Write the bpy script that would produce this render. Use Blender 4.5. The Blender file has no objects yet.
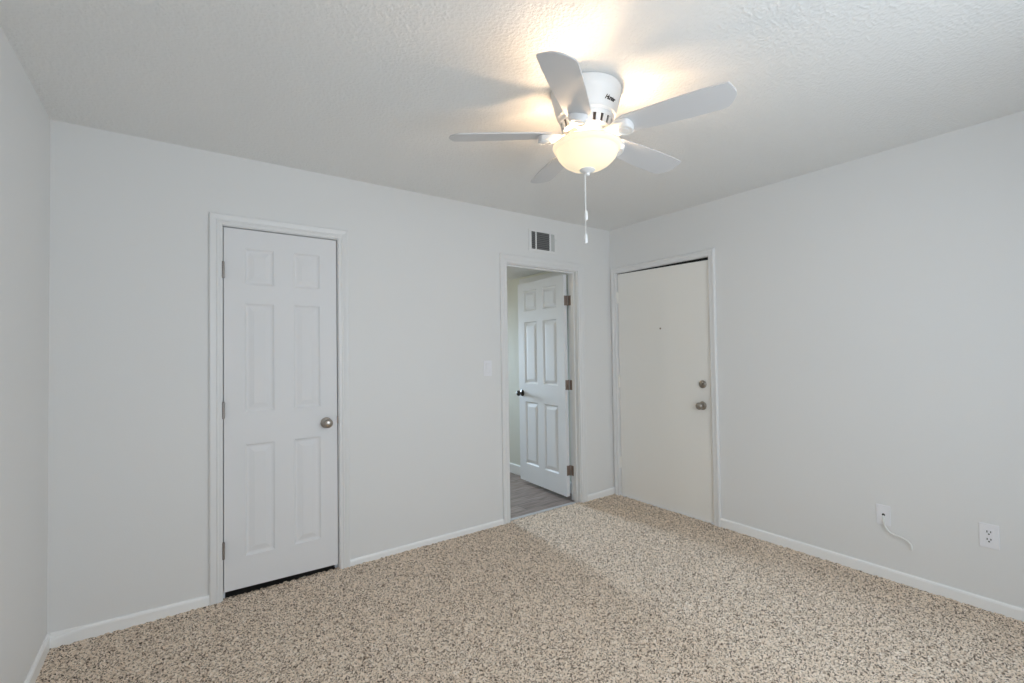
import bpy, bmesh, math, random
import numpy as np
from mathutils import Vector, Matrix

PI = math.pi
S = bpy.context.scene
COL = S.collection
random.seed(7)

# ------------------------------------------------------------------ camera
YAW, PITCH, ROLL = 0.6212, 0.0220, -0.0148
FPX = 468.137
cam_data = bpy.data.cameras.new('camera')
cam_data.sensor_fit = 'HORIZONTAL'
cam_data.sensor_width = 36.0
cam_data.lens = FPX * 36.0 / 1024.0
cam_data.clip_start = 0.02
cam = bpy.data.objects.new('camera', cam_data)
COL.objects.link(cam)
fw = Vector((math.sin(YAW) * math.cos(PITCH), math.cos(YAW) * math.cos(PITCH), math.sin(PITCH)))
rt = Vector((math.cos(YAW), -math.sin(YAW), 0))
up = rt.cross(fw)
r2 = math.cos(ROLL) * rt + math.sin(ROLL) * up
u2 = -math.sin(ROLL) * rt + math.cos(ROLL) * up
M = Matrix((r2, u2, -fw)).transposed().to_4x4()
M.translation = Vector((-3.2939, -3.0071, 1.3224))
cam.matrix_world = M
S.camera = cam

# ------------------------------------------------------------------ room sizes
XL, YR, H = -3.776, -3.36, 2.44          # room is XL..0 by YR..0, back wall at y = 0
WT = 0.11                                 # wall thickness
HALL_R, HALL_L, HALL_E, HALL_H = -0.30, -2.25, 4.30, 2.115
WIN = (-2.85, -1.15, 0.70, 2.08)          # window in the rear wall
WIN2 = (-1.15, -0.45, 0.95, 2.03)         # window at the far end of the hall

# ------------------------------------------------------------------ exposure, sky, daylight
S.view_settings.view_transform = 'Standard'
S.view_settings.look = 'None'
S.view_settings.exposure = 0.0
S.view_settings.gamma = 1.0
S.view_settings.use_curve_mapping = False
S.cycles.max_bounces = 14
S.cycles.diffuse_bounces = 10
S.cycles.glossy_bounces = 6
S.cycles.transmission_bounces = 8
S.cycles.transparent_max_bounces = 10
S.cycles.use_denoising = True
S.cycles.caustics_reflective = False
S.cycles.sample_clamp_indirect = 6.0

world = bpy.data.worlds.new('world')
S.world = world
world.use_nodes = True
world.node_tree.nodes['Background'].inputs['Color'].default_value = (0.62, 0.78, 1.0, 1)
world.node_tree.nodes['Background'].inputs['Strength'].default_value = 1.0


def area(name, loc, rot, sx, sy, power, color):
    d = bpy.data.lights.new(name, 'AREA')
    d.shape = 'RECTANGLE'
    d.size, d.size_y = sx, sy
    d.energy = power
    d.color = color
    o = bpy.data.objects.new(name, d)
    COL.objects.link(o)
    o.location, o.rotation_euler = loc, rot
    return o


# daylight entering through the rear window and through the window at the end of the hall
area('window_daylight', ((WIN[0] + WIN[1]) / 2, YR - WT - 0.03, (WIN[2] + WIN[3]) / 2), (PI / 2, 0, 0),
     WIN[1] - WIN[0], WIN[3] - WIN[2], 36.0, (0.835, 0.93, 1.0))
# added lamp facing up outside that window, standing in for ground bounce
area('ground_bounce_light', ((WIN[0] + WIN[1]) / 2, YR - WT - 2.2, -0.05), (PI, 0, 0), 5.0, 3.6, 40.0, (0.84, 0.93, 1.0))
hall_light = area('hall_daylight', ((WIN2[0] + WIN2[1]) / 2, HALL_E + WT + 0.16, (WIN2[2] + WIN2[3]) / 2), (-PI / 2 + math.radians(12), 0, 0),
     WIN2[1] - WIN2[0], WIN2[3] - WIN2[2], 25.0, (0.62, 0.81, 1.0))
hall_light.data.spread = math.radians(44)
BULB_POWER, BULB_COLOR = 25.0, (1.0, 0.69, 0.42)


# ------------------------------------------------------------------ materials
def mat(name, color, rough=0.5, metal=0.0, spec=0.5):
    m = bpy.data.materials.new(name)
    m.use_nodes = True
    b = m.node_tree.nodes['Principled BSDF']
    b.inputs['Base Color'].default_value = (*color, 1)
    b.inputs['Roughness'].default_value = rough
    b.inputs['Metallic'].default_value = metal
    b.inputs['Specular IOR Level'].default_value = spec
    return m


def nodes(m):
    nt = m.node_tree
    return nt, nt.nodes['Principled BSDF']


def bump(m, scale, strength, dist, detail=2.0, stretch=None, ramp=None):
    nt, b = nodes(m)
    tc = nt.nodes.new('ShaderNodeTexCoord')
    n = nt.nodes.new('ShaderNodeTexNoise')
    n.inputs['Scale'].default_value = scale
    n.inputs['Detail'].default_value = detail
    src = tc.outputs['Object']
    if stretch:
        mp = nt.nodes.new('ShaderNodeMapping')
        mp.inputs['Scale'].default_value = stretch
        nt.links.new(src, mp.inputs['Vector'])
        src = mp.outputs['Vector']
    nt.links.new(src, n.inputs['Vector'])
    out = n.outputs['Fac']
    if ramp:
        r = nt.nodes.new('ShaderNodeValToRGB')
        r.color_ramp.elements[0].position, r.color_ramp.elements[1].position = ramp
        nt.links.new(out, r.inputs['Fac'])
        out = r.outputs['Color']
    bp = nt.nodes.new('ShaderNodeBump')
    bp.inputs['Strength'].default_value = strength
    bp.inputs['Distance'].default_value = dist
    nt.links.new(out, bp.inputs['Height'])
    nt.links.new(bp.outputs['Normal'], b.inputs['Normal'])
    return m


WALL_PAINT = bump(mat('wall_paint', (0.80, 0.80, 0.795), 0.55), 130, 0.10, 0.002)
CEIL_PAINT = bump(mat('ceiling_texture_paint', (0.81, 0.81, 0.80), 0.38), 78, 0.40, 0.004, 3.0, None, (0.40, 0.65))
TRIM_PAINT = mat('trim_paint', (0.80, 0.80, 0.80), 0.35)
BASE_PAINT = mat('baseboard_paint', (0.94, 0.94, 0.935), 0.25)
DOOR_PAINT = bump(mat('door_paint', (0.81, 0.81, 0.82), 0.52), 60, 0.12, 0.0015, 3.0, (4.0, 4.0, 0.18))
ENTRY_PAINT = mat('entry_door_paint', (0.89, 0.87, 0.83), 0.42)
HALL_PAINT = mat('hall_wall_paint', (0.78, 0.78, 0.70), 0.55)
NICKEL = mat('satin_nickel', (0.42, 0.38, 0.34), 0.28, 1.0)
BRONZE = mat('aged_bronze_hinge', (0.34, 0.265, 0.225), 0.42, 0.7)
DARK_KNOB = mat('dark_bronze_knob', (0.10, 0.09, 0.08), 0.32, 0.9)
STEEL = mat('brushed_steel_hinge', (0.36, 0.33, 0.31), 0.40, 0.9)
DARK = mat('dark_void', (0.012, 0.012, 0.012), 0.8)
FAN_WHITE = mat('fan_white_enamel', (0.84, 0.84, 0.84), 0.30)
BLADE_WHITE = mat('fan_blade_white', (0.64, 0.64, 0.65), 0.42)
PLASTIC = mat('white_plastic', (0.86, 0.86, 0.89), 0.32)
SWITCH_WHITE = mat('switch_white_plastic', (0.87, 0.87, 0.90), 0.32)
CABLE_WHITE = mat('cable_white_pvc', (0.82, 0.82, 0.80), 0.40)
INK = mat('logo_ink', (0.02, 0.016, 0.012), 0.5)
VENT_PAINT = mat('vent_white_paint', (0.82, 0.82, 0.82), 0.4)
LOUVRE_GREY = mat('vent_louvre_grey', (0.19, 0.19, 0.19), 0.55)
ALU = mat('window_frame_white', (0.80, 0.80, 0.80), 0.4)
STRIP = mat('threshold_metal', (0.62, 0.62, 0.64), 0.35, 0.6)

GLASS = bpy.data.materials.new('window_glass')
GLASS.use_nodes = True
_nt = GLASS.node_tree
_nt.nodes.clear()
_o = _nt.nodes.new('ShaderNodeOutputMaterial')
_mx = _nt.nodes.new('ShaderNodeMixShader')
_t = _nt.nodes.new('ShaderNodeBsdfTransparent')
_g = _nt.nodes.new('ShaderNodeBsdfGlossy')
_g.inputs['Roughness'].default_value = 0.02
_mx.inputs['Fac'].default_value = 0.06
_nt.links.new(_t.outputs[0], _mx.inputs[1])
_nt.links.new(_g.outputs[0], _mx.inputs[2])
_nt.links.new(_mx.outputs[0], _o.inputs['Surface'])

# frosted glass bowl: translucent, lit by the bulbs inside and glowing
BOWL = bpy.data.materials.new('frosted_bowl_glass')
BOWL.use_nodes = True
_nt, _b = nodes(BOWL)
_b.inputs['Base Color'].default_value = (0.60, 0.56, 0.46, 1)
_b.inputs['Specular IOR Level'].default_value = 0.2
_b.inputs['Roughness'].default_value = 0.25
_b.inputs['Emission Color'].default_value = (1.0, 0.87, 0.60, 1)
_b.inputs['Emission Strength'].default_value = 0.60
_o = _nt.nodes['Material Output']
_tr = _nt.nodes.new('ShaderNodeBsdfTranslucent')
_tr.inputs['Color'].default_value = (0.95, 0.86, 0.66, 1)
_mx = _nt.nodes.new('ShaderNodeMixShader')
_mx.inputs['Fac'].default_value = 0.0055
_nt.links.new(_b.outputs[0], _mx.inputs[1])
_nt.links.new(_tr.outputs[0], _mx.inputs[2])
_nt.links.new(_mx.outputs[0], _o.inputs['Surface'])

BULB = bpy.data.materials.new('bulb_glow')
BULB.use_nodes = True
_nt, _b = nodes(BULB)
_b.inputs['Base Color'].default_value = (1, 0.95, 0.85, 1)
_b.inputs['Emission Color'].default_value = (1.0, 0.85, 0.62, 1)
_b.inputs['Emission Strength'].default_value = 4.0

# speckled carpet: several yarn colours, dark flecks also painting the shade between tufts
CARPET = mat('speckled_frieze_carpet', (0.4, 0.33, 0.27), 0.95, 0, 0.12)
_nt, _b = nodes(CARPET)
_tc = _nt.nodes.new('ShaderNodeTexCoord')
_wn = _nt.nodes.new('ShaderNodeTexNoise')
_wn.inputs['Scale'].default_value = 120.0
_wn.inputs['Detail'].default_value = 1.0
_wm = _nt.nodes.new('ShaderNodeVectorMath')
_wm.operation = 'MULTIPLY_ADD'
_wm.inputs[1].default_value = (0.007, 0.007, 0.007)
_nt.links.new(_tc.outputs['Object'], _wn.inputs['Vector'])
_nt.links.new(_wn.outputs['Color'], _wm.inputs[0])
_nt.links.new(_tc.outputs['Object'], _wm.inputs[2])
_vo = _nt.nodes.new('ShaderNodeTexVoronoi')
_vo.voronoi_dimensions = '2D'
_vo.inputs['Scale'].default_value = 200.0
_nt.links.new(_wm.outputs[0], _vo.inputs['Vector'])
_sep = _nt.nodes.new('ShaderNodeSeparateColor')
_nt.links.new(_vo.outputs['Color'], _sep.inputs[0])
_cr = _nt.nodes.new('ShaderNodeValToRGB')
_cr.color_ramp.interpolation = 'LINEAR'
_e = _cr.color_ramp.elements
_e[0].position, _e[0].color = 0.0, (0.11, 0.082, 0.062, 1)
_e[1].position, _e[1].color = 1.0, (0.95, 0.84, 0.73, 1)
for _p, _c in ((0.08, (0.15, 0.115, 0.088, 1)), (0.22, (0.42, 0.335, 0.265, 1)), (0.50, (0.77, 0.625, 0.49, 1)), (0.80, (0.89, 0.745, 0.605, 1))):
    _x = _e.new(_p)
    _x.color = _c
_nt.links.new(_sep.outputs[0], _cr.inputs['Fac'])
_nt.links.new(_cr.outputs['Color'], _b.inputs['Base Color'])

# grey-brown plank vinyl in the hall
VINYL = mat('vinyl_plank', (0.3, 0.27, 0.25), 0.42)
_nt, _b = nodes(VINYL)
_tc = _nt.nodes.new('ShaderNodeTexCoord')
_mp = _nt.nodes.new('ShaderNodeMapping')
_mp.inputs['Scale'].default_value = (2.5, 26.0, 1.0)
_n = _nt.nodes.new('ShaderNodeTexNoise')
_n.inputs['Scale'].default_value = 2.2
_n.inputs['Detail'].default_value = 4.0
_n.inputs['Distortion'].default_value = 0.6
_nt.links.new(_tc.outputs['Object'], _mp.inputs['Vector'])
_nt.links.new(_mp.outputs['Vector'], _n.inputs['Vector'])
_cr = _nt.nodes.new('ShaderNodeValToRGB')
_cr.color_ramp.elements[0].position, _cr.color_ramp.elements[0].color = 0.3, (0.15, 0.105, 0.085, 1)
_cr.color_ramp.elements[1].position, _cr.color_ramp.elements[1].color = 0.72, (0.37, 0.30, 0.265, 1)
_nt.links.new(_n.outputs['Fac'], _cr.inputs['Fac'])
_br = _nt.nodes.new('ShaderNodeTexBrick')
_br.inputs['Scale'].default_value = 1.0
_br.inputs['Brick Width'].default_value = 0.9
_br.inputs['Row Height'].default_value = 0.15
_br.inputs['Mortar Size'].default_value = 0.004
_br.inputs['Color1'].default_value = (0.85, 0.85, 0.85, 1)
_br.inputs['Color2'].default_value = (1.1, 1.1, 1.1, 1)
_br.inputs['Mortar'].default_value = (0.45, 0.45, 0.45, 1)
_nt.links.new(_tc.outputs['Object'], _br.inputs['Vector'])
_ml = _nt.nodes.new('ShaderNodeMix')
_ml.data_type = 'RGBA'
_ml.blend_type = 'MULTIPLY'
_ml.inputs['Factor'].default_value = 1.0
_nt.links.new(_cr.outputs['Color'], _ml.inputs['A'])
_nt.links.new(_br.outputs['Color'], _ml.inputs['B'])
_nt.links.new(_ml.outputs['Result'], _b.inputs['Base Color'])


# ------------------------------------------------------------------ mesh helpers
def box(bm, x0, x1, y0, y1, z0, z1):
    v = [bm.verts.new(p) for p in ((x0, y0, z0), (x1, y0, z0), (x1, y1, z0), (x0, y1, z0),
                                   (x0, y0, z1), (x1, y0, z1), (x1, y1, z1), (x0, y1, z1))]
    for f in ((3, 2, 1, 0), (4, 5, 6, 7), (0, 1, 5, 4), (1, 2, 6, 5), (2, 3, 7, 6), (3, 0, 4, 7)):
        bm.faces.new([v[i] for i in f])
    return v


def rbox(bm, x0, x1, y0, y1, z0, z1, r=0.003, seg=2):
    b = bmesh.new()
    box(b, min(x0, x1), max(x0, x1), min(y0, y1), max(y0, y1), min(z0, z1), max(z0, z1))
    bmesh.ops.bevel(b, geom=b.edges[:], offset=r, segments=seg, profile=0.5, affect='EDGES')
    merge(bm, b)


def merge(bm, b, mtx=None):
    if mtx is not None:
        bmesh.ops.transform(b, matrix=mtx, verts=b.verts)
    me = bpy.data.meshes.new('tmp')
    b.to_mesh(me)
    b.free()
    bm.from_mesh(me)
    bpy.data.meshes.remove(me)


def lathe(bm, prof, n=48, mtx=None, closed=False):
    """revolve (r, z) points about z"""
    b = bmesh.new()
    rings = []
    for r, z in prof:
        if r < 1e-6:
            rings.append([b.verts.new((0, 0, z))])
        else:
            rings.append([b.verts.new((r * math.cos(2 * PI * i / n), r * math.sin(2 * PI * i / n), z)) for i in range(n)])
    pairs = list(zip(rings[:-1], rings[1:]))
    if closed:
        pairs.append((rings[-1], rings[0]))
    for a, c in pairs:
        for i in range(n):
            j = (i + 1) % n
            if len(a) == 1 and len(c) == 1:
                continue
            if len(a) == 1:
                b.faces.new((a[0], c[i], c[j]))
            elif len(c) == 1:
                b.faces.new((a[i], c[0], a[j]))
            else:
                b.faces.new((a[i], c[i], c[j], a[j]))
    bmesh.ops.recalc_face_normals(b, faces=b.faces)
    merge(bm, b, mtx)


def tube(bm, pts, rad, n=10):
    pts = [Vector(p) for p in pts]
    rings = []
    t0 = (pts[1] - pts[0]).normalized()
    ref = Vector((0, 0, 1)) if abs(t0.z) < 0.9 else Vector((1, 0, 0))
    nrm = t0.cross(ref).normalized()
    for i, p in enumerate(pts):
        a = pts[max(i - 1, 0)]
        c = pts[min(i + 1, len(pts) - 1)]
        t = (c - a).normalized()
        nrm = (nrm - t * nrm.dot(t)).normalized()
        bn = t.cross(nrm)
        r = rad[i] if isinstance(rad, (list, tuple)) else rad
        rings.append([bm.verts.new(p + r * (math.cos(2 * PI * k / n) * nrm + math.sin(2 * PI * k / n) * bn)) for k in range(n)])
    for a, c in zip(rings[:-1], rings[1:]):
        for k in range(n):
            bm.faces.new((a[k], a[(k + 1) % n], c[(k + 1) % n], c[k]))
    bm.faces.new(rings[0][::-1])
    bm.faces.new(rings[-1])


def spline(ctrl, per=8):
    out = []
    P = [Vector(p) for p in ctrl]
    for i in range(len(P) - 1):
        p0, p1, p2, p3 = P[max(i - 1, 0)], P[i], P[i + 1], P[min(i + 2, len(P) - 1)]
        for k in range(per):
            t = k / per
            out.append(0.5 * ((2 * p1) + (p2 - p0) * t + (2 * p0 - 5 * p1 + 4 * p2 - p3) * t * t + (3 * p1 - p0 - 3 * p2 + p3) * t ** 3))
    out.append(P[-1])
    return out


def obj(name, bm, m, parent=None, smooth=None, loc=None):
    """link one mesh object; the mesh is written in the frame of its parent"""
    bmesh.ops.recalc_face_normals(bm, faces=bm.faces)
    me = bpy.data.meshes.new(name)
    bm.to_mesh(me)
    bm.free()
    me.materials.append(m)
    if smooth is not None:
        me.polygons.foreach_set('use_smooth', [True] * len(me.polygons))
        me.set_sharp_from_angle(angle=math.radians(smooth))
    o = bpy.data.objects.new(name, me)
    COL.objects.link(o)
    if parent is not None:
        o.parent = parent
    if loc is not None:
        o.location = loc
    return o


def tag(o, label, cat, group=None, kind=None):
    o['label'] = label
    o['category'] = cat
    if group:
        o['group'] = group
    if kind:
        o['kind'] = kind
    return o


def thing(name, label, cat, loc=(0, 0, 0), rz=0.0, kind=None, group=None):
    o = bpy.data.objects.new(name, None)
    o.empty_display_size = 0.05
    COL.objects.link(o)
    o.location = loc
    o.rotation_euler = (0, 0, rz)
    return tag(o, label, cat, group, kind)


def boxes(*bs):
    bm = bmesh.new()
    for b in bs:
        box(bm, *b)
    return bm


def struct(name, bm, m, label, cat, smooth=None):
    return tag(obj(name, bm, m, None, smooth), label, cat, None, 'structure')


# ------------------------------------------------------------------ door and opening numbers
D1 = dict(x0=-3.0850, x1=-2.4830, z0=0.034, z1=2.036)       # closet door slab
OP = dict(x0=-1.1815, x1=-0.4325, z1=2.0190)                # clear hall opening
D3 = dict(y0=-0.0780, y1=-0.9880, z0=0.001, z1=2.0110)      # entry door slab
J = 0.018                                                   # jamb thickness

# ------------------------------------------------------------------ shell
rx0, rx1, rz1 = D1['x0'] - 0.005 - J, D1['x1'] + 0.005 + J, D1['z1'] + 0.005 + J
ox0, ox1, oz1 = OP['x0'] - J, OP['x1'] + J, OP['z1'] + J
struct('wall_back', boxes((XL - WT, rx0, 0, WT, 0, H), (rx0, rx1, 0, WT, rz1, H), (rx1, ox0, 0, WT, 0, H),
                          (ox0, ox1, 0, WT, oz1, H), (ox1, WT, 0, WT, 0, H)), WALL_PAINT,
       'white painted wall holding the panelled closet door and the open hall doorway', 'wall')
struct('wall_left', boxes((XL - WT, XL, YR - WT, 0, 0, H)), WALL_PAINT,
       'narrow slice of bare white wall meeting the closet door wall', 'wall')
ry0, ry1, ez1 = D3['y0'] + 0.005 + J, D3['y1'] - 0.005 - J, 2.0207 + 0.006 + J
struct('wall_right', boxes((0, WT, ry0, 0, 0, H), (0, WT, ry1, ry0, ez1, H), (0, WT, YR - WT, ry1, 0, H)), WALL_PAINT,
       'long off-white wall with the flat entry door and two low wall plates', 'wall')
struct('wall_rear', boxes((XL, WIN[0], YR - WT, YR, 0, H), (WIN[0], WIN[1], YR - WT, YR, 0, WIN[2]),
                          (WIN[0], WIN[1], YR - WT, YR, WIN[3], H), (WIN[1], 0, YR - WT, YR, 0, H)), WALL_PAINT,
       'white painted wall with the wide window facing the closet door', 'wall')
struct('ceiling', boxes((XL - WT, WT, YR - WT, WT, H, H + 0.1)), CEIL_PAINT,
       'white knockdown textured ceiling with the fan mounted on it', 'ceiling')

# carpet: a dense field of small tufts standing at uneven heights
STEP = 0.0085
nx, ny = int((0 - XL) / STEP) + 1, int((0.014 - YR) / STEP) + 1
gx = np.linspace(XL, 0.0, nx)
gy = np.linspace(YR, 0.020, ny)
rng = np.random.default_rng(3)
X, Y = np.meshgrid(gx, gy)
jx = rng.uniform(-0.35, 0.35, X.shape) * STEP
jy = rng.uniform(-0.35, 0.35, X.shape) * STEP
jx[:, 0] = jx[:, -1] = 0
jy[0, :] = jy[-1, :] = 0
Z = rng.uniform(-0.0055, 0.0045, X.shape)
co = np.stack([X + jx, Y + jy, Z], -1).reshape(-1, 3)
idx = np.arange(nx * ny).reshape(ny, nx)
quads = np.stack([idx[:-1, :-1], idx[:-1, 1:], idx[1:, 1:], idx[1:, :-1]], -1).reshape(-1, 4)
me = bpy.data.meshes.new('floor')
me.vertices.add(len(co))
me.vertices.foreach_set('co', co.astype(np.float32).ravel())
me.loops.add(quads.size)
me.loops.foreach_set('vertex_index', quads.astype(np.int32).ravel())
me.polygons.add(len(quads))
me.polygons.foreach_set('loop_start', np.arange(0, quads.size, 4, dtype=np.int32))
me.update(calc_edges=True)
me.polygons.foreach_set('use_smooth', [True] * len(quads))
me.materials.append(CARPET)
fl = bpy.data.objects.new('floor', me)
COL.objects.link(fl)
tag(fl, 'beige carpet flecked with dark brown yarn and painted tuft shade covering the whole room', 'carpet', None, 'structure')

# hall and closet beyond the back wall
struct('floor_hall', boxes((HALL_L, HALL_R, 0.035, HALL_E, -0.06, -0.002)), VINYL,
       'grey brown wood plank vinyl floor seen through the open doorway', 'floor')
struct('wall_hall', boxes((HALL_R, WT, WT, HALL_E, -0.06, H), (HALL_L - WT, HALL_L, WT, HALL_E, -0.06, H)), HALL_PAINT,
       'cream painted hall wall behind the open panelled door', 'wall')
struct('wall_hall_end', boxes((HALL_L - WT, WIN2[0], HALL_E, HALL_E + WT, -0.06, H), (WIN2[1], WT, HALL_E, HALL_E + WT, -0.06, H),
                              (WIN2[0], WIN2[1], HALL_E, HALL_E + WT, -0.06, WIN2[2]), (WIN2[0], WIN2[1], HALL_E, HALL_E + WT, WIN2[3], H)),
       HALL_PAINT, 'cream end wall of the hall with a small window', 'wall')
struct('ceiling_hall', boxes((HALL_L, HALL_R, WT, HALL_E, HALL_H, H)), CEIL_PAINT,
       'low white ceiling of the hall seen through the doorway', 'ceiling')
struct('wall_closet', boxes((XL - WT, -3.5, WT, 0.8, -0.06, H), (-3.5, HALL_L - WT, 0.7, 0.8, -0.06, H), (-3.5, HALL_L - WT, WT, 0.7, H - 0.1, H)), WALL_PAINT,
       'plain wall inside the closed closet', 'wall')
struct('floor_closet', boxes((-3.5, HALL_L - WT, 0.014, 0.7, -0.06, -0.014)), mat('subfloor_painted_shade', (0.05, 0.045, 0.04), 0.9),  # dark colour puts the shade under the closet door into the floor
       'bare closet floor coloured dark as shade behind the closed panelled door', 'floor')


# ------------------------------------------------------------------ casings, jambs, baseboards
COLONIAL = [(0.0, 0.0), (0.0, 0.009), (0.004, 0.012), (0.020, 0.012), (0.023, 0.015), (0.027, 0.015), (0.031, 0.0125),
            (0.050, 0.017), (0.060, 0.018), (0.065, 0.015), (0.065, 0.0)]
PLAIN = [(0.0, 0.0), (0.0, 0.012), (0.003, 0.014), (0.028, 0.014), (0.031, 0.018), (0.042, 0.020), (0.047, 0.016), (0.050, 0.008), (0.050, 0.0)]


def casing(bm, prof, a0, a1, zt, put, zb=-0.01):
    """mitred casing round an opening a0..a1 up to zt; put(a, h, z) gives the point"""
    st = []
    for d, h in prof:
        st.append([bm.verts.new(put(*p)) for p in ((a0 - d, h, zb), (a0 - d, h, zt + d), (a1 + d, h, zt + d), (a1 + d, h, zb))])
    n = len(st)
    for i in range(n):
        j = (i + 1) % n
        for k in range(3):
            bm.faces.new((st[i][k], st[i][k + 1], st[j][k + 1], st[j][k]))
    bm.faces.new([s[0] for s in st])
    bm.faces.new([s[3] for s in st][::-1])


BACK = lambda a, h, z: (a, -h, z)
SIDE = lambda a, h, z: (-h, -a, z)          # a runs along -y

# closet door casing with jamb and stop
bm = bmesh.new()
jx0, jx1, jz = D1['x0'] - 0.005, D1['x1'] + 0.005, D1['z1'] + 0.005
casing(bm, [(d * 0.92, h) for d, h in COLONIAL], jx0 - 0.003, jx1 + 0.003, jz + 0.003, BACK)
box(bm, jx0 - J, jx0, 0.0, WT, -0.01, jz + J)
box(bm, jx1, jx1 + J, 0.0, WT, -0.01, jz + J)
box(bm, jx0, jx1, 0.0, WT, jz, jz + J)
box(bm, jx0, jx0 + 0.012, 0.046, 0.075, -0.01, jz)
box(bm, jx1 - 0.012, jx1, 0.046, 0.075, -0.01, jz)
box(bm, jx0 + 0.012, jx1 - 0.012, 0.046, 0.075, jz - 0.012, jz)
struct('trim_1', bm, TRIM_PAINT, 'white moulded casing around the closed six-panel closet door', 'door casing')

# hall doorway casing with jamb and stop
bm = bmesh.new()
casing(bm, COLONIAL, OP['x0'] - 0.006, OP['x1'] + 0.006, OP['z1'] + 0.006, BACK)
casing(bm, COLONIAL, OP['x0'] - 0.006, OP['x1'] + 0.006, OP['z1'] + 0.006, lambda a, h, z: (a, WT + h, z), -0.002)
box(bm, OP['x0'] - J, OP['x0'], 0.0, WT, -0.01, OP['z1'] + J)
box(bm, OP['x1'], OP['x1'] + J, 0.0, WT, -0.01, OP['z1'] + J)
box(bm, OP['x0'], OP['x1'], 0.0, WT, OP['z1'], OP['z1'] + J)
box(bm, OP['x0'], OP['x0'] + 0.011, 0.035, 0.068, -0.005, OP['z1'])
box(bm, OP['x1'] - 0.011, OP['x1'], 0.035, 0.068, -0.005, OP['z1'])
box(bm, OP['x0'] + 0.011, OP['x1'] - 0.011, 0.035, 0.068, OP['z1'] - 0.011, OP['z1'])
struct('trim_2', bm, TRIM_PAINT, 'white moulded casing and jamb around the open hall doorway', 'door casing')

# entry door casing with jamb and stop
bm = bmesh.new()
ey0, ey1, ezt = -(D3['y0'] + 0.005), -(D3['y1'] - 0.005), 2.0207 + 0.006
casing(bm, PLAIN, ey0 - 0.004, ey1 + 0.004, ezt + 0.004, SIDE)
for a0, a1, z0, z1 in ((ey0 - J, ey0, -0.01, ezt + J), (ey1, ey1 + J, -0.01, ezt + J), (ey0, ey1, ezt, ezt + J)):
    box(bm, 0.0, WT, -a1, -a0, z0, z1)
for a0, a1, z0, z1 in ((ey0, ey0 + 0.014, 0.016, ezt), (ey1 - 0.014, ey1, 0.016, ezt), (ey0 + 0.014, ey1 - 0.014, ezt - 0.022, ezt)):
    box(bm, 0.0565, 0.085, -a1, -a0, z0, z1)
box(bm, 0.004, WT, -ey1, -ey0, -0.03, -0.001)
struct('trim_3', bm, TRIM_PAINT, 'plain off-white casing around the flat entry door', 'door casing')


def baseboard(bm, p0, p1, inward, h=0.066, t=0.012, zb=-0.008, h0=None):
    """rounded-top board along p0..p1, thickness towards inward"""
    p0, p1, n = Vector((*p0, 0)), Vector((*p1, 0)), Vector((*inward, 0))
    prof = [(0, zb), (t, zb), (t, h - 0.012), (t * 0.8, h - 0.005), (t * 0.45, h), (0, h)]
    lift = lambda z: z - (h - h0) if h0 is not None and z > 0 else z
    a = [bm.verts.new(p0 + n * d + Vector((0, 0, lift(z)))) for d, z in prof]
    c = [bm.verts.new(p1 + n * d + Vector((0, 0, z))) for d, z in prof]
    for i in range(len(prof)):
        j = (i + 1) % len(prof)
        bm.faces.new((a[i], a[j], c[j], c[i]))
    bm.faces.new(a)
    bm.faces.new(c[::-1])


C1L, C1R = jx0 - 0.003 - 0.06, jx1 + 0.003 + 0.06
C2L, C2R = OP['x0'] - 0.071, OP['x1'] + 0.071
bm = bmesh.new()
# its end by the corner has slipped and leaves a slanting crack below the old caulk line
baseboard(bm, (XL + 0.012, 0), (XL + 0.150, 0), (0, -1), 0.0615, 0.004, -0.008, 0.068)
baseboard(bm, (XL + 0.012, -0.0005), (XL + 0.130, -0.0005), (0, -1), 0.061, 0.0115, -0.008, 0.045)
baseboard(bm, (XL + 0.130, 0), (C1L, 0), (0, -1), 0.050, 0.012, -0.008, 0.061)
baseboard(bm, (C1R, 0), (C2L, 0), (0, -1), 0.038)
baseboard(bm, (C2R, 0), (0, 0), (0, -1), 0.058, 0.012, -0.008, 0.050)
struct('baseboard_back', bm, BASE_PAINT, 'low white baseboard running either side of the closet door', 'baseboard')
bm = bmesh.new()
baseboard(bm, (XL, YR), (XL, 0), (1, 0))
struct('baseboard_left', bm, BASE_PAINT, 'short white baseboard on the narrow wall slice beside the closet wall', 'baseboard')
bm = bmesh.new()
baseboard(bm, (0, -ey1 - 0.054), (0, YR), (-1, 0), 0.056, 0.012, -0.008, 0.064)
struct('baseboard_right', bm, BASE_PAINT, 'white baseboard below the wall plates beside the entry door', 'baseboard')
bm = bmesh.new()
baseboard(bm, (XL + 0.012, YR), (-0.012, YR), (0, 1))
struct('baseboard_rear', bm, BASE_PAINT, 'white baseboard under the wide window', 'baseboard')
bm = bmesh.new()
baseboard(bm, (HALL_R, WT), (HALL_R, HALL_E), (-1, 0), 0.10, 0.012, -0.002)
struct('baseboard_hall', bm, BASE_PAINT, 'white baseboard on the cream hall wall behind the open door', 'baseboard')
# casing head of the opening in the hall side wall, showing above the open door
bm = bmesh.new()
rbox(bm, HALL_R - 0.032, HALL_R, 0.14, 0.985, 2.030, 2.088, 0.004)
struct('trim_4', bm, TRIM_PAINT, 'white head casing on the hall wall above the open door', 'door casing')
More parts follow.
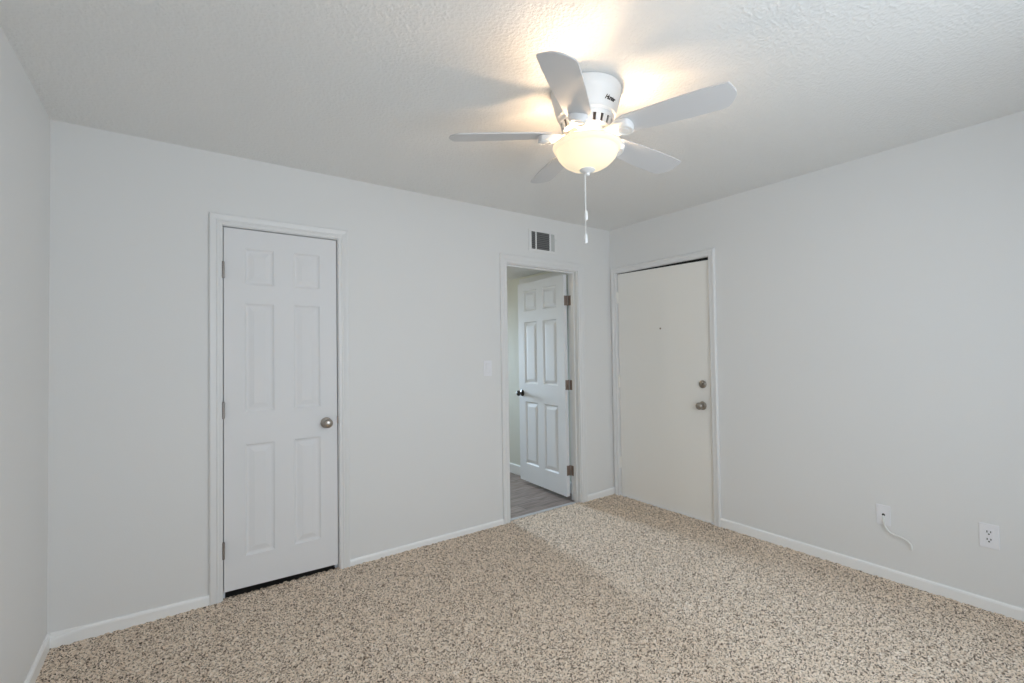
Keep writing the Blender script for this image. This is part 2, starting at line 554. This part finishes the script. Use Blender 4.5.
# metal strip where carpet meets vinyl
bm = bmesh.new()
v = [(-0.010, -0.003), (0.028, -0.003), (0.026, 0.003), (0.012, 0.006), (-0.006, 0.004)]
a = [bm.verts.new((OP['x0'], 0.022 + y, z)) for y, z in v]
c = [bm.verts.new((OP['x1'], 0.022 + y, z)) for y, z in v]
for i in range(5):
    bm.faces.new((a[i], a[(i + 1) % 5], c[(i + 1) % 5], c[i]))
bm.faces.new(a)
bm.faces.new(c[::-1])
struct('trim_5', bm, STRIP, 'pale metal threshold strip between carpet and vinyl in the hall doorway', 'threshold strip')


# ------------------------------------------------------------------ doors
def panel_ring(bm, x0, x1, z0, z1, y0, sgn):
    """moulded raised panel filling the hole x0..x1, z0..z1; depth towards sgn*y"""
    prof = [(0.0, 0.0), (0.004, 0.0035), (0.010, 0.0085), (0.018, 0.0095), (0.022, 0.0085), (0.045, 0.0030), (0.047, 0.0025)]
    rings = []
    for d, h in prof:
        rings.append([bm.verts.new((x, y0 + sgn * h, z)) for x, z in ((x0 + d, z0 + d), (x1 - d, z0 + d), (x1 - d, z1 - d), (x0 + d, z1 - d))])
    for a, c in zip(rings[:-1], rings[1:]):
        for i in range(4):
            j = (i + 1) % 4
            bm.faces.new((a[i], a[j], c[j], c[i]))
    bm.faces.new(rings[-1])


def slab_with_holes(W, z0, z1, T, holes):
    """door leaf 0..W with rectangular recesses in its front (y=0) and back (y=T) faces"""
    bm = bmesh.new()
    xs = sorted({0.0, W} | {h[0] for h in holes} | {h[1] for h in holes})
    zs = sorted({z0, z1} | {h[2] for h in holes} | {h[3] for h in holes})
    inhole = lambda x, z: any(h[0] < x < h[1] and h[2] < z < h[3] for h in holes)
    for y in (0.0, T):
        g = {(x, z): bm.verts.new((x, y, z)) for x in xs for z in zs}
        for xa, xb in zip(xs[:-1], xs[1:]):
            for za, zb in zip(zs[:-1], zs[1:]):
                if not inhole((xa + xb) / 2, (za + zb) / 2):
                    bm.faces.new((g[xa, za], g[xb, za], g[xb, zb], g[xa, zb]))
    e = [(0.0, z0), (W, z0), (W, z1), (0.0, z1)]
    for i in range(4):
        (xa, za), (xb, zb) = e[i], e[(i + 1) % 4]
        bm.faces.new([bm.verts.new(p) for p in ((xa, 0, za), (xb, 0, zb), (xb, T, zb), (xa, T, za))])
    bmesh.ops.remove_doubles(bm, verts=bm.verts, dist=1e-5)
    return bm


def flip(bm, s):
    if s < 0:
        bmesh.ops.scale(bm, vec=(-1, 1, 1), verts=bm.verts)
    return bm


KNOB_PROF = [(0.0, 0.0), (0.031, 0.0), (0.033, 0.003), (0.031, 0.008), (0.022, 0.012), (0.013, 0.015), (0.011, 0.030),
             (0.014, 0.034), (0.022, 0.038), (0.0275, 0.046), (0.0275, 0.053), (0.024, 0.060), (0.016, 0.0645), (0.0, 0.066)]


def knob(root, x, z, y, outward, metal):
    """round door knob on a rosette; the axis points along outward*y"""
    R = Matrix.Translation((x, y, z)) @ Matrix.Rotation(outward * PI / 2, 4, 'X')
    # rotation +90 about x sends z to -y
    bm = bmesh.new()
    lathe(bm, KNOB_PROF[5:], 40, R)
    k = obj('door_knob', bm, metal, root, 40)
    bm = bmesh.new()
    lathe(bm, KNOB_PROF[:6], 40, R)
    obj('rosette', bm, metal, k, 40)
    return k


def hinge_closed(root, x, z, m, hgt=0.088, rad=0.0065):
    """barrel of a butt hinge standing proud of the face at the hinge edge"""
    bm = bmesh.new()
    prof = [(0, -hgt / 2 - 0.004), (0.004, -hgt / 2 - 0.003), (rad, -hgt / 2)]
    for k in range(5):
        a, b = -hgt / 2 + hgt * k / 5, -hgt / 2 + hgt * (k + 1) / 5
        prof += [(rad, a + 0.0008), (rad, b - 0.0008), (rad * 0.86, b - 0.0004)]
    prof += [(rad, hgt / 2), (0.004, hgt / 2 + 0.003), (0, hgt / 2 + 0.004)]
    lathe(bm, prof, 16, Matrix.Translation((x, -rad * 0.9, z)))
    box(bm, x - rad, x + rad, -0.004, 0.001, z - hgt / 2, z + hgt / 2)
    return obj('hinge', bm, m, root, 30)


HINGE_Z = (1.797, 1.026, 0.266)
HINGE_Z2 = (1.775, 1.018, 0.258)


def panel_door(name, label, loc, rz, W, cols, s, z0, z1, y0=0.0):
    T = 0.035
    root = thing(name, label, 'door', loc, rz, 'structure')
    rows = ((1.724, 1.930), (1.005, 1.618), (0.207, 0.825))
    holes = [(a, b, c, d) for a, b in cols for c, d in rows]
    bm = slab_with_holes(W, z0, z1, T, holes)
    bmesh.ops.translate(bm, vec=(0, y0, 0), verts=bm.verts)
    if name == 'door_1':
        for v in bm.verts:
            if v.co.z < z0 + 1e-4:
                v.co.z = 0.037 - 0.010 * v.co.x / W
    obj('slab', flip(bm, s), DOOR_PAINT, root)
    for h in holes:
        bm = bmesh.new()
        panel_ring(bm, *h, y0, 1)
        panel_ring(bm, *h, y0 + T, -1)
        obj('panel', flip(bm, s), DOOR_PAINT, root)
    return root


# closet door, closed, hinged on its left
d1 = panel_door('door_1', 'closed white six-panel closet door with a round nickel knob', (D1['x0'], 0, 0), 0, D1['x1'] - D1['x0'],
                ((0.101, 0.251), (0.354, 0.504)), 1, D1['z0'], D1['z1'], 0.008)
knob(d1, -2.549 - D1['x0'], 0.905, 0.008, 1, NICKEL)
for z in HINGE_Z:
    hinge_closed(d1, -0.004, z, STEEL, 0.088, 0.0072)
bm = bmesh.new()
rbox(bm, D1['x1'] - D1['x0'] - 0.001, D1['x1'] - D1['x0'] + 0.0045, 0.0035, 0.024, 0.893, 0.937, 0.001)
obj('latch_plate', bm, BRONZE, d1)

# hall door, swung open into the hall against the side wall
d2 = panel_door('door_2', 'open white six-panel door swung into the hall on bronze hinges', (-0.4475, 0.118, 0), math.radians(-93.0), 0.742,
                ((0.108, 0.322), (0.420, 0.634)), -1, 0.030, 2.010, -0.035)
knob(d2, -0.680, 0.905, -0.035, 1, DARK_KNOB)
knob(d2, -0.680, 0.905, 0.0, -1, DARK_KNOB)
for z in HINGE_Z2:
    bm = bmesh.new()
    # barrel on the pin, one leaf on the door edge (local x=0 face)
    lathe(bm, [(0, -0.049), (0.006, -0.046), (0.0068, -0.044), (0.0068, 0.044), (0.006, 0.046), (0, 0.049)], 16, Matrix.Translation((0.0, 0.0075, z)))
    rbox(bm, -0.001, 0.0025, -0.030, 0.004, z - 0.044, z + 0.044, 0.001)
    h = obj('hinge', bm, BRONZE, d2, 30)

# jamb leaves of those hinges are screwed to the jamb and stay with it
jl = bpy.data.objects['trim_2']
for z in HINGE_Z2:
    bm = bmesh.new()
    rbox(bm, OP['x1'] - 0.0025, OP['x1'] + 0.001, 0.072, 0.111, z - 0.044, z + 0.044, 0.001)
    o = obj('hinge_leaf', bm, BRONZE, jl)
    o['label'] = 'bronze hinge leaf'

# entry door, flat and closed
Y0, Y1 = D3['y0'], D3['y1']
WE = Y0 - Y1
d3 = thing('door_3', 'closed flat off-white entry door with a deadbolt above its knob', 'door', (0.012, Y0, 0), -PI / 2, 'structure')
bm = bmesh.new()
# the leaf sags a little towards the latch side, leaving a dark wedge above it
T3 = 0.044
vs = box(bm, 0, WE, 0, T3, D3['z0'], D3['z1'])
for v in vs:
    if v.co.z > 1:
        v.co.z = 2.022 - 0.018 * (v.co.x / WE)
bmesh.ops.bevel(bm, geom=bm.edges[:], offset=0.0015, segments=1, affect='EDGES')
obj('slab', bm, ENTRY_PAINT, d3)
knob(d3, 0.910 - 0.078, 0.885, 0.0, 1, NICKEL)
R = Matrix.Translation((0.915 - 0.078, 0, 1.050)) @ Matrix.Rotation(PI / 2, 4, 'X')
bm = bmesh.new()
lathe(bm, [(0, 0), (0.030, 0), (0.031, 0.003), (0.029, 0.010), (0.024, 0.014), (0.0, 0.0145)], 36, R)
db = obj('deadbolt', bm, NICKEL, d3, 40)
bm = bmesh.new()
b = bmesh.new()
rbox(b, -0.0045, 0.0045, -0.020, 0.020, 0.012, 0.030, 0.003)
merge(bm, b, R @ Matrix.Rotation(math.radians(-35), 4, 'Z'))
obj('thumb_turn', bm, NICKEL, db, 40)
bm = bmesh.new()
lathe(bm, [(0, 0), (0.0075, 0), (0.0075, 0.002), (0.005, 0.003), (0.0045, 0.001), (0, 0.0005)], 20,
      Matrix.Translation((0.535 - 0.078, 0, 1.500)) @ Matrix.Rotation(PI / 2, 4, 'X'))
obj('peephole', bm, BRONZE, d3, 40)
for z in (1.805, 1.030, 0.300):
    hinge_closed(d3, -0.003, z, ENTRY_PAINT, 0.098, 0.0085)

# near-black strip added so the gap over the leaf shows as shade
bm = bmesh.new()
vs = box(bm, ey0, ey1, 0.018, 0.054, 2.0225, ezt)
for v in vs:
    if v.co.z < 2.024:
        v.co.z = 2.0228 - 0.018 * (v.co.x - ey0) / WE
    v.co.x, v.co.y = v.co.y, -v.co.x
obj('gap_shade_strip', bm, DARK, bpy.data.objects['trim_3'])['label'] = 'dark strip standing in for shade in the door gap'

# ------------------------------------------------------------------ windows behind the camera and at the hall's end
def window(name, label, x0, x1, z0, z1, y, ysill, rz):
    cx = (x0 + x1) / 2
    root = thing(name, label, 'window', (cx, y, z0), rz, 'structure')
    w, h = x1 - x0, z1 - z0
    bm = bmesh.new()
    f = 0.045
    box(bm, -w / 2, w / 2, -0.03, 0.03, 0, f)
    box(bm, -w / 2, w / 2, -0.03, 0.03, h - f, h)
    box(bm, -w / 2, -w / 2 + f, -0.03, 0.03, f, h - f)
    box(bm, w / 2 - f, w / 2, -0.03, 0.03, f, h - f)
    box(bm, -0.022, 0.022, -0.025, 0.025, f, h - f)
    obj('window_frame', bm, ALU, root)
    for a, b2 in ((-w / 2 + f, -0.022), (0.022, w / 2 - f)):
        bm = bmesh.new()
        box(bm, a, b2, -0.003, 0.003, f, h - f)
        obj('pane', bm, GLASS, root)
    bm = bmesh.new()
    rbox(bm, -w / 2 - 0.03, w / 2 + 0.03, 0.056, ysill, -0.022, 0.002, 0.004)
    obj('window_sill', bm, TRIM_PAINT, root)


window('window_1', 'wide white framed window opposite the closet door', WIN[0], WIN[1], WIN[2], WIN[3], YR - 0.056, 0.09, 0)
window('window_2', 'small white framed window at the far end of the hall', WIN2[0], WIN2[1], WIN2[2], WIN2[3], HALL_E + 0.056, 0.09, PI)

# ------------------------------------------------------------------ ceiling fan
FX, FY = -1.8642, -1.5826
ZB = 2.249                                        # blade level
fan = thing('ceiling_fan', 'white five-blade ceiling fan with a lit frosted bowl and pull chains', 'ceiling fan', (FX, FY, 0))
bm = bmesh.new()
lathe(bm, [(0.0, 2.4395), (0.139, 2.4395), (0.139, 2.4335), (0.148, 2.4335), (0.1495, 2.430), (0.149, 2.424), (0.1475, 2.414), (0.1475, 2.402), (0.1460, 2.398),
           (0.1440, 2.395), (0.1405, 2.376), (0.1350, 2.353), (0.1280, 2.333), (0.1235, 2.322), (0.1235, 2.319), (0.1200, 2.316),
           (0.1180, 2.311), (0.0, 2.311)], 96)
housing = obj('motor_housing', bm, FAN_WHITE, fan, 35)
# ring with upright cooling slots
bm = bmesh.new()
ring_prof = [(0.1165, 2.311), (0.1160, 2.306), (0.1140, 2.298), (0.1115, 2.292)]
lathe(bm, ring_prof, 120)
NS = 20
p_top, p_bot = (0.1115, 2.292), (0.1030, 2.264)
for k in range(NS):                                # bars between the slots
    a0 = 2 * PI * (k - 0.30) / NS
    a1 = 2 * PI * (k + 0.30) / NS
    q = []
    for rr in (0.0, 0.006):
        for a in (a0, a1):
            for r, z in (p_top, p_bot):
                q.append(bm.verts.new(((r - rr) * math.cos(a), (r - rr) * math.sin(a), z)))
    for f in ((0, 1, 3, 2), (4, 6, 7, 5), (0, 4, 5, 1), (2, 3, 7, 6)):
        bm.faces.new([q[i] for i in f])
lathe(bm, [(0.1030, 2.264), (0.1010, 2.261), (0.094, 2.2595), (0.080, 2.2585), (0.0, 2.2585)], 96)
ring = obj('vent_ring', bm, FAN_WHITE, fan, 35)
bm = bmesh.new()
lathe(bm, [(0.0, 2.310), (0.102, 2.309), (0.093, 2.263), (0.0, 2.263)], 64)
obj('motor_core', bm, mat('motor_core_metal', (0.16, 0.12, 0.10), 0.7), ring, 35)
bm = bmesh.new()
lathe(bm, [(0.0, 2.258), (0.078, 2.258), (0.080, 2.254), (0.080, 2.238), (0.076, 2.234), (0.058, 2.233), (0.056, 2.229),
           (0.056, 2.205), (0.060, 2.203), (0.060, 2.198), (0.0, 2.198)], 64)
obj('switch_housing', bm, FAN_WHITE, fan, 35)

# script emblem on the housing: raised lettering wrapped round the curved side
cu = bpy.data.curves.new('emblem_curve', 'FONT')
cu.body = 'Hunter'
cu.size = 0.0225
cu.shear = 0.45
cu.extrude = 0.0006
cu.offset = 0.0007
cu.align_x, cu.align_y = 'CENTER', 'CENTER'
cu.space_character = 0.86
tmp = bpy.data.objects.new('emblem_tmp', cu)
COL.objects.link(tmp)
bpy.context.view_layer.update()
me = bpy.data.meshes.new_from_object(tmp.evaluated_get(bpy.context.evaluated_depsgraph_get()))
COL.objects.unlink(tmp)
bpy.data.objects.remove(tmp)
cam_az = math.atan2(-1.4245, -1.4297)
LZ = 2.350
prof_pts = [(0.1280, 2.333), (0.1350, 2.353), (0.1405, 2.376), (0.1440, 2.395)]


def housing_r(z):
    return float(np.interp(z, [p[1] for p in prof_pts], [p[0] for p in prof_pts]))


laz = cam_az + math.radians(47)
for v in me.vertices:
    z = LZ + v.co.y
    r = housing_r(z) + 0.0006 + v.co.z
    a = laz + v.co.x / housing_r(LZ)
    v.co = (r * math.cos(a), r * math.sin(a), z)
me.materials.clear()
me.materials.append(INK)
em = bpy.data.objects.new('emblem', me)
COL.objects.link(em)
em.parent = housing
em['label'] = 'dark script emblem lettering'

# blades: each a pitched paddle with a curved iron below it
BLADE_L = [(0.150, 0.044), (0.175, 0.052), (0.22, 0.0555), (0.30, 0.0600), (0.38, 0.0640), (0.45, 0.0660), (0.51, 0.0660), (0.540, 0.0650), (0.550, 0.0630),
           (0.557, 0.0590), (0.570, 0.0440), (0.583, 0.0260), (0.590, 0.0120), (0.5925, 0.0030)]
BLADE_R = [(0.593, -0.0060), (0.592, -0.0160), (0.587, -0.0370), (0.582, -0.0560), (0.578, -0.0620), (0.570, -0.0650), (0.50, -0.0665), (0.42, -0.0655), (0.32, -0.0610),
           (0.22, -0.0555), (0.175, -0.052), (0.150, -0.044)]
PHI = 3.7641
DROOP = (0.0, 2.0, 2.0, 0.0, 0.0)               # the blades do not hang perfectly level
PITCH_B = math.radians(12.5)


def blade_mesh():
    bm = bmesh.new()
    out = BLADE_L + BLADE_R
    t = 0.0055
    top = [bm.verts.new((r, w, t / 2)) for r, w in out]
    bot = [bm.verts.new((r, w, -t / 2)) for r, w in out]
    bm.faces.new(top)
    bm.faces.new(bot[::-1])
    n = len(out)
    for i in range(n):
        j = (i + 1) % n
        bm.faces.new((top[i], bot[i], bot[j], top[j]))
    e = [e for e in bm.edges if abs(e.verts[0].co.z - e.verts[1].co.z) < 1e-6]
    bmesh.ops.bevel(bm, geom=e, offset=0.0012, segments=2, affect='EDGES')
    return bm


def iron_mesh():
    """arm from the hub widening to a thick round-ended palm under the blade"""
    bm = bmesh.new()
    sec = [(0.062, 0.016, -0.004, -0.016), (0.085, 0.017, -0.004, -0.017), (0.105, 0.020, -0.004, -0.020), (0.125, 0.031, -0.004, -0.022),
           (0.145, 0.039, -0.004, -0.024), (0.170, 0.0425, -0.004, -0.026), (0.188, 0.0410, -0.004, -0.027)]
    rings = []
    for x, w, zt, zb in sec:
        zm = zb + 0.006
        rings.append([bm.verts.new((x, y, z)) for y, z in ((-w, zt), (w, zt), (w, zm), (w * 0.80, zb), (-w * 0.80, zb), (-w, zm))])
    for a, c in zip(rings[:-1], rings[1:]):
        for i in range(6):
            j = (i + 1) % 6
            bm.faces.new((a[i], a[j], c[j], c[i]))
    bm.faces.new(rings[0])
    # rounded end
    x0, w = sec[-1][0], sec[-1][1]
    last = rings[-1]
    prev = last
    for k in range(1, 7):
        f = math.cos(k * PI / 2 / 7)
        x = x0 + 0.020 * math.sin(k * PI / 2 / 7)
        zb = -0.027
        cur = [bm.verts.new((x, y, z)) for y, z in ((-w * f, -0.004), (w * f, -0.004), (w * f, -0.021), (w * 0.80 * f, zb), (-w * 0.80 * f, zb), (-w * f, -0.021))]
        for i in range(6):
            j = (i + 1) % 6
            bm.faces.new((prev[i], prev[j], cur[j], cur[i]))
        prev = cur
    bm.faces.new(prev[::-1])
    return bm


def medallion_mesh():
    bm = bmesh.new()
    lathe(bm, [(0.0, -0.026), (0.0325, -0.026), (0.0335, -0.0285), (0.0305, -0.0325), (0.0245, -0.0325), (0.0230, -0.0300), (0.0150, -0.0300),
               (0.0140, -0.0325), (0.0, -0.0335)], 32, Matrix.Translation((0.178, 0, 0)))
    return bm


bl_me = ir_me = md_me = None
for k in range(5):
    ang = PHI + k * 2 * PI / 5
    # looking outward along the blade, its right-hand side is the higher one
    rot = (-PITCH_B, math.radians(DROOP[k]), ang)
    if k == 0:
        b1 = obj('blade', blade_mesh(), BLADE_WHITE, fan, 30)
        i1 = obj('blade_iron', iron_mesh(), FAN_WHITE, fan, 40)
        m1 = obj('medallion', medallion_mesh(), FAN_WHITE, i1, 40)
        bl, ir = b1, i1
    else:
        bl, ir, md = b1.copy(), i1.copy(), m1.copy()
        for o in (bl, ir, md):
            COL.objects.link(o)
        md.parent = ir
        bl.parent = ir.parent = fan
    for o in (bl, ir):
        o.rotation_mode = 'XYZ'
        o.location = (0, 0, ZB)
    bl.rotation_euler = rot
    ir.rotation_euler = rot

# glass bowl, its bulbs, finial and chains
bm = bmesh.new()
outer = [(0.118, 2.207), (0.134, 2.2065), (0.1430, 2.203), (0.1460, 2.198), (0.1450, 2.192), (0.1410, 2.184), (0.1365, 2.179), (0.1315, 2.1775), (0.1305, 2.1750), (0.1310, 2.171), (0.1295, 2.166),
         (0.1230, 2.151), (0.1110, 2.136), (0.0970, 2.123), (0.0800, 2.112), (0.0600, 2.1045), (0.0400, 2.1000), (0.0200, 2.0985), (0.0, 2.0980)]
lathe(bm, outer, 96)
bowl = obj('glass_bowl', bm, BOWL, fan, 50)
for dx, dy in ((0.045, -0.045), (-0.05, 0.045)):
    bm = bmesh.new()
    lathe(bm, [(0.0, -0.040), (0.012, -0.038), (0.022, -0.030), (0.026, -0.018), (0.023, -0.004), (0.014, 0.012), (0.012, 0.030), (0.0, 0.031)], 24,
          Matrix.Translation((dx, dy, 2.160)))
    obj('bulb', bm, BULB, fan, 60)
    d = bpy.data.lights.new('bulb_light', 'POINT')
    d.energy = BULB_POWER
    d.color = BULB_COLOR
    d.shadow_soft_size = 0.028
    o = bpy.data.objects.new('bulb_light', d)
    COL.objects.link(o)
    o.location = (FX + dx, FY + dy, 2.177)
bm = bmesh.new()
lathe(bm, [(0.0, 2.1000), (0.031, 2.0990), (0.0335, 2.0965), (0.031, 2.0925), (0.024, 2.0885), (0.013, 2.0845), (0.009, 2.0825), (0.009, 2.0795),
           (0.0105, 2.0765), (0.009, 2.0725), (0.004, 2.0705), (0.0, 2.0705)], 40)
obj('finial', bm, FAN_WHITE, fan, 40)
FOB = [(0.0, 0.0), (0.004, -0.0005), (0.0055, -0.003), (0.0068, -0.008), (0.0078, -0.012), (0.0078, -0.037), (0.0065, -0.041), (0.0, -0.042)]
for (dx, dy), zend in (((-0.0080, 0.0040), 1.921), ((-0.0145, 0.0010), 1.820)):
    bm = bmesh.new()
    z = 2.074
    while z > zend:                                # bead chain
        b = bmesh.new()
        bmesh.ops.create_icosphere(b, subdivisions=1, radius=0.0021)
        merge(bm, b, Matrix.Translation((dx, dy, z)))
        z -= 0.0040
    ch = obj('pull_chain', bm, FAN_WHITE, fan, 60)
    bm = bmesh.new()
    lathe(bm, FOB, 20, Matrix.Translation((dx, dy, zend)))
    obj('chain_fob', bm, FAN_WHITE, ch, 40)

# unseen dome lamp added on the hall ceiling to fill the hall warmly
hl = thing('hall_fill_lamp', 'unseen white dome lamp added to fill the low hall', 'added fill lamp', (-1.60, 1.55, HALL_H))
bm = bmesh.new()
lathe(bm, [(0.0, -0.0005), (0.095, -0.0005), (0.098, -0.006), (0.095, -0.018), (0.0, -0.018)], 40)
obj('lamp_base', bm, FAN_WHITE, hl, 40)
bm = bmesh.new()
lathe(bm, [(0.088, -0.018), (0.085, -0.032), (0.072, -0.050), (0.048, -0.064), (0.020, -0.070), (0.0, -0.071)], 40)
obj('lamp_shade', bm, BOWL, hl, 60)
d = bpy.data.lights.new('hall_fill_light', 'POINT')
d.energy = 6.0
d.color = (1.0, 0.88, 0.62)
d.shadow_soft_size = 0.03
o = bpy.data.objects.new('hall_fill_light', d)
COL.objects.link(o)
o.location = (-1.60, 1.55, HALL_H - 0.115)

# ------------------------------------------------------------------ air vent above the doorway
vent = thing('air_vent', 'white louvred air vent on the wall above the open hall doorway', 'air vent', (-0.811, 0, 2.237))
vw, vh = 0.151, 0.0905
bm = bmesh.new()
OPEN = [(-0.124, -0.083), (-0.070, 0.068), (0.085, 0.124)]
z0, z1 = -0.071, 0.073
xs = [-vw] + [p for o_ in OPEN for p in o_] + [vw]
T = 0.009
for a, b2 in zip(xs[0::2], xs[1::2]):
    rbox(bm, a, b2, -T, -0.0005, z0, z1, 0.0018)
rbox(bm, -vw, vw, -T, -0.0005, z1, vh, 0.0018)
rbox(bm, -vw, vw, -T, -0.0005, -vh, z0, 0.0018)
obj('frame', bm, VENT_PAINT, vent)
bm = boxes((-0.126, 0.126, -0.0020, -0.0006, z0, z1))  # dark sheet on the wall in place of the shaded duct inside
obj('duct_shade_sheet', bm, mat('duct_shade_grey', (0.07, 0.07, 0.07), 0.7), vent)
bm = bmesh.new()
for a, b2 in OPEN[:2]:
    for k in range(9):
        zc = z0 + 0.010 + k * 0.0155
        b = bmesh.new()
        box(b, a, b2, -0.0010, 0.0010, -0.0048, 0.0048)
        merge(bm, b, Matrix.Translation((0, -0.0055, zc)) @ Matrix.Rotation(math.radians(35), 4, 'X'))
obj('louvre', bm, LOUVRE_GREY, vent)
bm = bmesh.new()
rbox(bm, 0.085, 0.124, -0.0060, -0.0025, z0, z1, 0.001)
obj('damper_plate', bm, mat('vent_grey_plate', (0.55, 0.56, 0.55), 0.5), vent)
bm = bmesh.new()
rbox(bm, 0.124, 0.140, -0.018, -0.008, 0.020, 0.030, 0.002)
rbox(bm, 0.134, 0.140, -0.026, -0.016, 0.019, 0.031, 0.002)
obj('lever', bm, VENT_PAINT, vent)

# ------------------------------------------------------------------ light switch
sw = thing('light_switch', 'white rocker light switch plate beside the open doorway', 'light switch', (-1.375, 0, 1.200))
bm = bmesh.new()
pw, ph, iw, ih = 0.036, 0.058, 0.0185, 0.0350
rbox(bm, -pw, -iw, -0.006, -0.0003, -ph, ph, 0.0022, 3)
rbox(bm, iw, pw, -0.006, -0.0003, -ph, ph, 0.0022, 3)
rbox(bm, -iw - 0.003, iw + 0.003, -0.006, -0.0003, ih, ph, 0.0022, 3)
rbox(bm, -iw - 0.003, iw + 0.003, -0.006, -0.0003, -ph, -ih, 0.0022, 3)
obj('switch_plate', bm, SWITCH_WHITE, sw)
bm = bmesh.new()
b = bmesh.new()
rbox(b, -0.0165, 0.0165, -0.005, 0.0, -0.0325, 0.0325, 0.0012)
merge(bm, b, Matrix.Translation((0, -0.0035, 0)) @ Matrix.Rotation(math.radians(5), 4, 'X'))
obj('rocker', bm, SWITCH_WHITE, sw)

# ------------------------------------------------------------------ power outlet on the long wall
out = thing('power_outlet', 'white duplex power outlet low on the wall, farther from the door than the cable', 'power outlet', (0, -2.468, 0.370), -PI / 2)
bm = bmesh.new()
rbox(bm, -0.0365, 0.0365, -0.006, -0.0003, -0.060, 0.060, 0.0028, 3)
obj('wall_plate', bm, PLASTIC, out)
bm = bmesh.new()
rbox(bm, -0.0168, 0.0168, -0.0075, -0.005, -0.034, 0.034, 0.001)
ins = obj('receptacle', bm, PLASTIC, out)
for zc in (0.0185, -0.0185):
    for dx, hh in ((-0.0066, 0.0050), (0.0066, 0.0044)):
        obj('slot', boxes((dx - 0.0019, dx + 0.0019, -0.0078, -0.0060, zc + 0.003 - hh, zc + 0.003 + hh)), DARK, ins)
    bm = bmesh.new()
    lathe(bm, [(0, 0), (0.0036, 0), (0.0036, 0.0018), (0, 0.0018)], 14, Matrix.Translation((0, -0.0060, zc - 0.0085)) @ Matrix.Rotation(PI / 2, 4, 'X'))
    obj('ground_hole', bm, DARK, ins)

# ------------------------------------------------------------------ cable plate and its cable
cp = thing('cable_wall_plate', 'blank white wall plate with a cable coming out of its hole', 'wall plate', (0, -2.038, 0.357), -PI / 2)
bm = bmesh.new()
rbox(bm, -0.0335, 0.0335, -0.006, -0.0003, -0.057, 0.057, 0.0028, 3)
obj('plate', bm, PLASTIC, cp)
bm = bmesh.new()
lathe(bm, [(0.0, 0.0), (0.0075, 0.0), (0.0075, 0.0010), (0.0, 0.0010)], 20, Matrix.Translation((0.0015, -0.0056, 0.002)) @ Matrix.Rotation(PI / 2, 4, 'X'))
obj('cable_hole', bm, DARK, cp)
for zc in (0.040, -0.040):
    bm = bmesh.new()
    lathe(bm, [(0, 0), (0.0028, 0), (0.0022, 0.0012), (0, 0.0015)], 12, Matrix.Translation((0, -0.0058, zc)) @ Matrix.Rotation(PI / 2, 4, 'X'))
    obj('screw', bm, PLASTIC, cp)
bm = bmesh.new()
path = spline([(-0.004, -2.0390, 0.3535), (-0.013, -2.0405, 0.344), (-0.021, -2.0440, 0.330), (-0.021, -2.0460, 0.313), (-0.021, -2.0540, 0.289), (-0.021, -2.0700, 0.273),
               (-0.021, -2.0900, 0.2635), (-0.021, -2.1120, 0.2610), (-0.021, -2.1330, 0.2545), (-0.021, -2.1530, 0.2440), (-0.021, -2.1635, 0.2290), (-0.021, -2.1650, 0.2040)], 6)
tube(bm, path, 0.0050, 12)
tag(obj('hanging_cable', bm, CABLE_WHITE, None, 60), 'short white cable hanging loose from the blank wall plate', 'cable')
